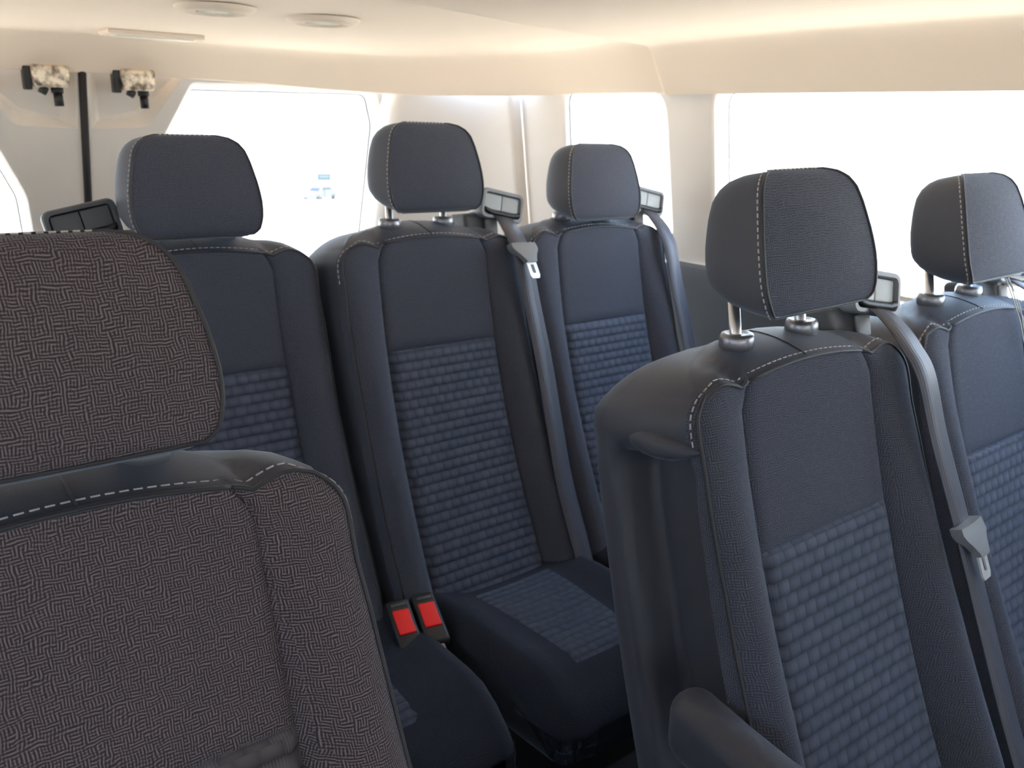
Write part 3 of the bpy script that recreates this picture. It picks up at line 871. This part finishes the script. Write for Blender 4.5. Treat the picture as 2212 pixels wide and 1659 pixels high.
# --- ceiling: flat middle rolling down to a lip at both sides and the rear
def zc(y): return .187-.030*sstep(1.0, 2.25, y)
IX, IY = 1.470, 2.165          # where the flat part ends
SX, SY = .105, .100            # reach of the roll
YF = -2.3
RC = .42                        # plan radius of the rear corners
def rim(nc=18):
    right = [(IX, YF+(IY-RC-YF)*i/40, 1, 0) for i in range(41)]
    for q in range(1, nc+1):
        a = math.pi/2*q/nc; right.append((IX-RC+RC*math.cos(a), IY-RC+RC*math.sin(a), math.cos(a), math.sin(a)))
    back = [(IX-RC-(IX-RC-XC)*i/12, IY, 0, 1) for i in range(1, 13)]
    half = right+back
    return half+[(2*XC-x, y, -cx, cy) for x, y, cx, cy in half[:-1][::-1]]
RIM = rim()
def fall(r):
    k = .5
    return ((r*r/(2*k)) if r < k else r-k/2)/(1-k/2)
ZLIP = .074
def zlip(x, cy): return ZLIP+cy*(.012-.022*min(1, ((x-XC)/.77)**2))
def cz(y, r, lip=ZLIP): return zc(y)-(zc(y)-lip)*fall(r)
RS = [0, .06, .12, .2, .28, .36, .44, .52, .6, .68, .76, .84, .9, .95, 1.0]
rows = []
for r in RS: rows.append([Vector((x+cx*SX*r, y+cy*SY*r, Z(cz(y, r, zlip(x, cy))))) for x, y, cx, cy in RIM])
for dd, dz in ((.002, .0025), (.005, .0045), (.009, .0045), (.0125, .002), (.0145, -.004), (.018, -.02)):
    rows.append([Vector((x+cx*(SX+dd), y+cy*(SY+dd), Z(zlip(x, cy)-dz))) for x, y, cx, cy in RIM])
mb = MB(); mb.grid(rows)
# flat middle, shrinking towards the centre line
rows = []
for q in (1, .9, .75, .6, .45, .3, .15, 0): rows.append([Vector((XC+(x-XC)*q, y, Z(zc(y)))) for x, y, cx, cy in RIM])
mb.grid(rows)
struct(mb.obj('ceiling', M['headliner'], angle=.8), 'cream moulded headliner of the rear half')
# front headliner panel, a few millimetres lower, with a rounded edge
def cross(s, off, y):
    """s in -1..1 over the van width; point on the ceiling profile pushed inwards"""
    side = 1 if s >= 0 else -1; a = abs(s)
    flat = (IX-XC); brk = .78
    if a <= brk: return XC+side*flat*a/brk, zc(y)-off
    r = (a-brk)/(1-brk); x = flat+SX*r
    h = zc(y)-ZLIP
    sl = h*min(1, r/.5)/.75/SX; ln = math.hypot(1, sl)
    return XC+side*(x-off*sl/ln), cz(y, r)-off/ln
def seam_y(x):
    tab = [(0, 1.19), (.30, 1.255), (.545, 1.325), (.75, 1.37), (.90, 1.405), (.97, 1.425), (1.02, 1.435), (1.07, 1.445)]
    return lerp_table(tab, abs(x-XC))[0]
SS = [-1+2*i/80 for i in range(81)]
rows = []
off = .014
for y in (YF, -1.0, -.3, .3, .8, 1.0): rows.append([Vector((cross(s, off, y)[0], y, Z(cross(s, off, y)[1]))) for s in SS])
for dy, o_ in ((-.06, off), (-.02, off+.0015), (-.010, off+.002), (-.003, off+.0012), (0, off-.001), (.002, off-.004), (.002, -.003)):
    rows.append([Vector((cross(s, o_, 1.3)[0], seam_y(cross(s, 0, 1.3)[0])+dy, Z(cross(s, o_, seam_y(cross(s, 0, 1.3)[0])+dy)[1]))) for s in SS])
mb = MB(); mb.grid(rows)
struct(mb.obj('trim_4', M['headliner'], angle=1.0), 'cream front headliner panel ending in a curved seam')

# --- roof vents, lamp
for vx, vy, r_, lab in ((.575, 1.582, .060, 'round cream ceiling vent, left one of the two'), (.785, 1.599, .060, 'round cream ceiling vent, right one of the two')):
    t = thing('ceiling_vent', lab, 'vent', (vx, vy, Z(zc(vy))), (0, 0, 0), 'round vents in the headliner')
    mb = MB(); mb.lathe([(r_*1.16, .001), (r_*1.12, -.003), (r_*1.0, -.008), (r_*.86, -.0105), (r_*.78, -.0085), (r_*.74, -.003), (r_*.73, .001)], 48); mb.obj('vent_ring', M['headliner'], t)
    mb = MB(); mb.lathe([(r_*.74, -.0015), (r_*.60, -.0055), (r_*.3, -.0075), (.0005, -.008)], 40); mb.obj('vent_disc', M['ventm'], t)
    mb = MB()
    for q in (-1, 0, 1): mb.rbox((0, q*r_*.30, -.0072), (r_*1.05*(1 if q == 0 else .86), .004, .003), .0012, 2)
    mb.obj('vent_slat', M['ventm'], t)
t = thing('roof_lamp', 'flat cream roof lamp recessed near the rear edge of the ceiling', 'lamp', (.600, 2.035, Z(zc(2.035))), (0, 0, math.radians(1)))
mb = MB(); mb.rbox((0, 0, -.003), (.20, .075, .012), .005, 3); mb.obj('lamp_frame', M['headliner'], t)
mb = MB(); mb.rbox((0, .002, -.0085), (.16, .05, .005), .002, 2); mb.obj('lamp_lens', M['ventm'], t)

# ---------------------------------------------------------------- outside
def gz(x, y):
    d = max(0, math.hypot(x, y)-8)
    return -.65-.077*min(d, 95)
mb = MB(); rows = []
for i in range(0, 26):
    r = 0 if i == 0 else 2.0*1.22**i
    rows.append([Vector((r*math.cos(2*math.pi*j/48)+XC, r*math.sin(2*math.pi*j/48), gz(r, 0))) for j in range(48)])
mb.grid(rows, closed=True); o = mb.obj('ground', M['ground']); struct(o, 'pale sunlit ground outside')
# distant parked car and a road sign seen through the rear door window
cdir = Vector((math.sin(.667-.222), math.cos(.667-.222), 0)); cd = 95
cpos = cdir*cd; cpos.z = gz(cpos.x, cpos.y)
t = thing('parked_car', 'pale car parked far away, seen through the right rear door window', 'car', cpos, (0, 0, math.radians(28)))
def carbody(p): return p
mb = MB()
prof = [(-2.1, .35), (-2.15, .75), (-1.9, .95), (-.95, 1.02), (-.35, 1.45), (1.0, 1.47), (1.75, 1.05), (2.1, .98), (2.15, .6), (2.1, .35)]
rows = [[Vector((x, y*(1-.18*sstep(.95, 1.45, z)), z)) for x, z in prof] for y in (-.86, -.8, 0, .8, .86)]
mb.grid(rows); mb.add(rows[0], [tuple(range(len(prof)))]); mb.add(rows[-1], [tuple(range(len(prof)))])
mb.obj('car_body', M['carw'], t, angle=.6)
mb = MB()
for y in (-.80, .80): mb.add([(-.85, y*.99, 1.04), (-.35, y*.91, 1.40), (.95, y*.91, 1.42), (1.5, y*.99, 1.06)], [(0, 1, 2, 3)])
mb.add([(-.93, -.62, 1.06), (-.93, .62, 1.06), (-.42, .55, 1.42), (-.42, -.55, 1.42)], [(0, 1, 2, 3)])
mb.xform(lambda p: Vector((p.x*1.02, p.y*1.03, p.z+.01))); mb.obj('car_window', M['carg'], t, smooth=False)
for x in (-1.3, 1.35):
    for y in (-.8, .8):
        mb = MB(); mb.tube([(x, y-.1, .32), (x, y+.1, .32)], .32, 20); mb.obj('wheel', M['tyre'], t)
sdir = Vector((math.sin(.667-.218), math.cos(.667-.218), 0)); sd = 90
sp = sdir*sd; sp.z = gz(sp.x, sp.y)
t = thing('road_sign', 'teal board on posts beyond the parked car, through the rear door window', 'sign', sp, (0, 0, -.44)); t.scale = (1.8, 1.8, 1.8)
SB = 1.15
mb = MB(); mb.box((.1, 0, SB+.18), (.76, .05, .40)); mb.obj('sign_board', M['sign'], t, smooth=False)
mb = MB(); mb.box((.12, -.03, SB+.22), (.50, .02, .10)); mb.obj('sign_lettering_band', M['signp'], t, smooth=False)
mb = MB(); mb.box((-.47, 0, SB+.04), (.42, .05, .10)); mb.box((-.66, 0, SB), (.08, .05, .42)); mb.obj('sign_arm', M['pole'], t, smooth=False)
mb = MB(); mb.tube([(.1, .05, 0), (.1, .05, SB)], .04, 10); mb.obj('sign_post', M['pole'], t)

# ---------------------------------------------------------------- light and camera
w = bpy.data.worlds.new('sky'); S.world = w; w.use_nodes = True
nt = w.node_tree; bg = nt.nodes['Background']
tc = node(nt, 'ShaderNodeTexCoord'); sp_ = node(nt, 'ShaderNodeSeparateXYZ'); nt.links.new(tc.outputs['Generated'], sp_.inputs[0])
rp = node(nt, 'ShaderNodeValToRGB'); nt.links.new(sp_.outputs[2], rp.inputs[0])
rp.color_ramp.elements[0].position = 0.0; rp.color_ramp.elements[0].color = (.80, .90, 1.0, 1)
rp.color_ramp.elements[1].position = .6; rp.color_ramp.elements[1].color = (.42, .66, 1.0, 1)
nt.links.new(rp.outputs[0], bg.inputs[0]); bg.inputs[1].default_value = 3.2
sun = bpy.data.lights.new('sun', 'SUN'); sun.energy = 20; sun.angle = math.radians(.53); sun.color = (1, .95, .86)
so = bpy.data.objects.new('sun', sun); C.objects.link(so)
so.rotation_euler = Vector((-.12, -.15, -1.0)).to_track_quat('-Z', 'Y').to_euler()   # light travels this way

cam = bpy.data.cameras.new('camera'); co = bpy.data.objects.new('camera', cam); C.objects.link(co)
f_px, yaw, pitch, roll = 1854.0, .667, .298, -.025
cam.sensor_fit = 'HORIZONTAL'; cam.sensor_width = 36; cam.lens = f_px/W*36
F = Vector((math.sin(yaw)*math.cos(pitch), math.cos(yaw)*math.cos(pitch), -math.sin(pitch)))
R0 = Vector((math.cos(yaw), -math.sin(yaw), 0)); D0 = F.cross(R0)
Rr = R0*math.cos(roll)+D0*math.sin(roll); Dd = -R0*math.sin(roll)+D0*math.cos(roll)
mw = Matrix((Rr, -Dd, -F)).transposed().to_4x4(); mw.translation = Vector((0, 0, CAMZ))
co.matrix_world = mw
cam.clip_start = .02
cam.dof.use_dof = True; cam.dof.focus_distance = .78; cam.dof.aperture_fstop = 12
S.camera = co
vs = S.view_settings; vs.view_transform = 'Standard'; vs.look = 'None'; vs.gamma = 1; vs.use_curve_mapping = False; vs.exposure = 0.95
S.cycles.use_denoising = True
S.cycles.max_bounces = 10; S.cycles.diffuse_bounces = 6
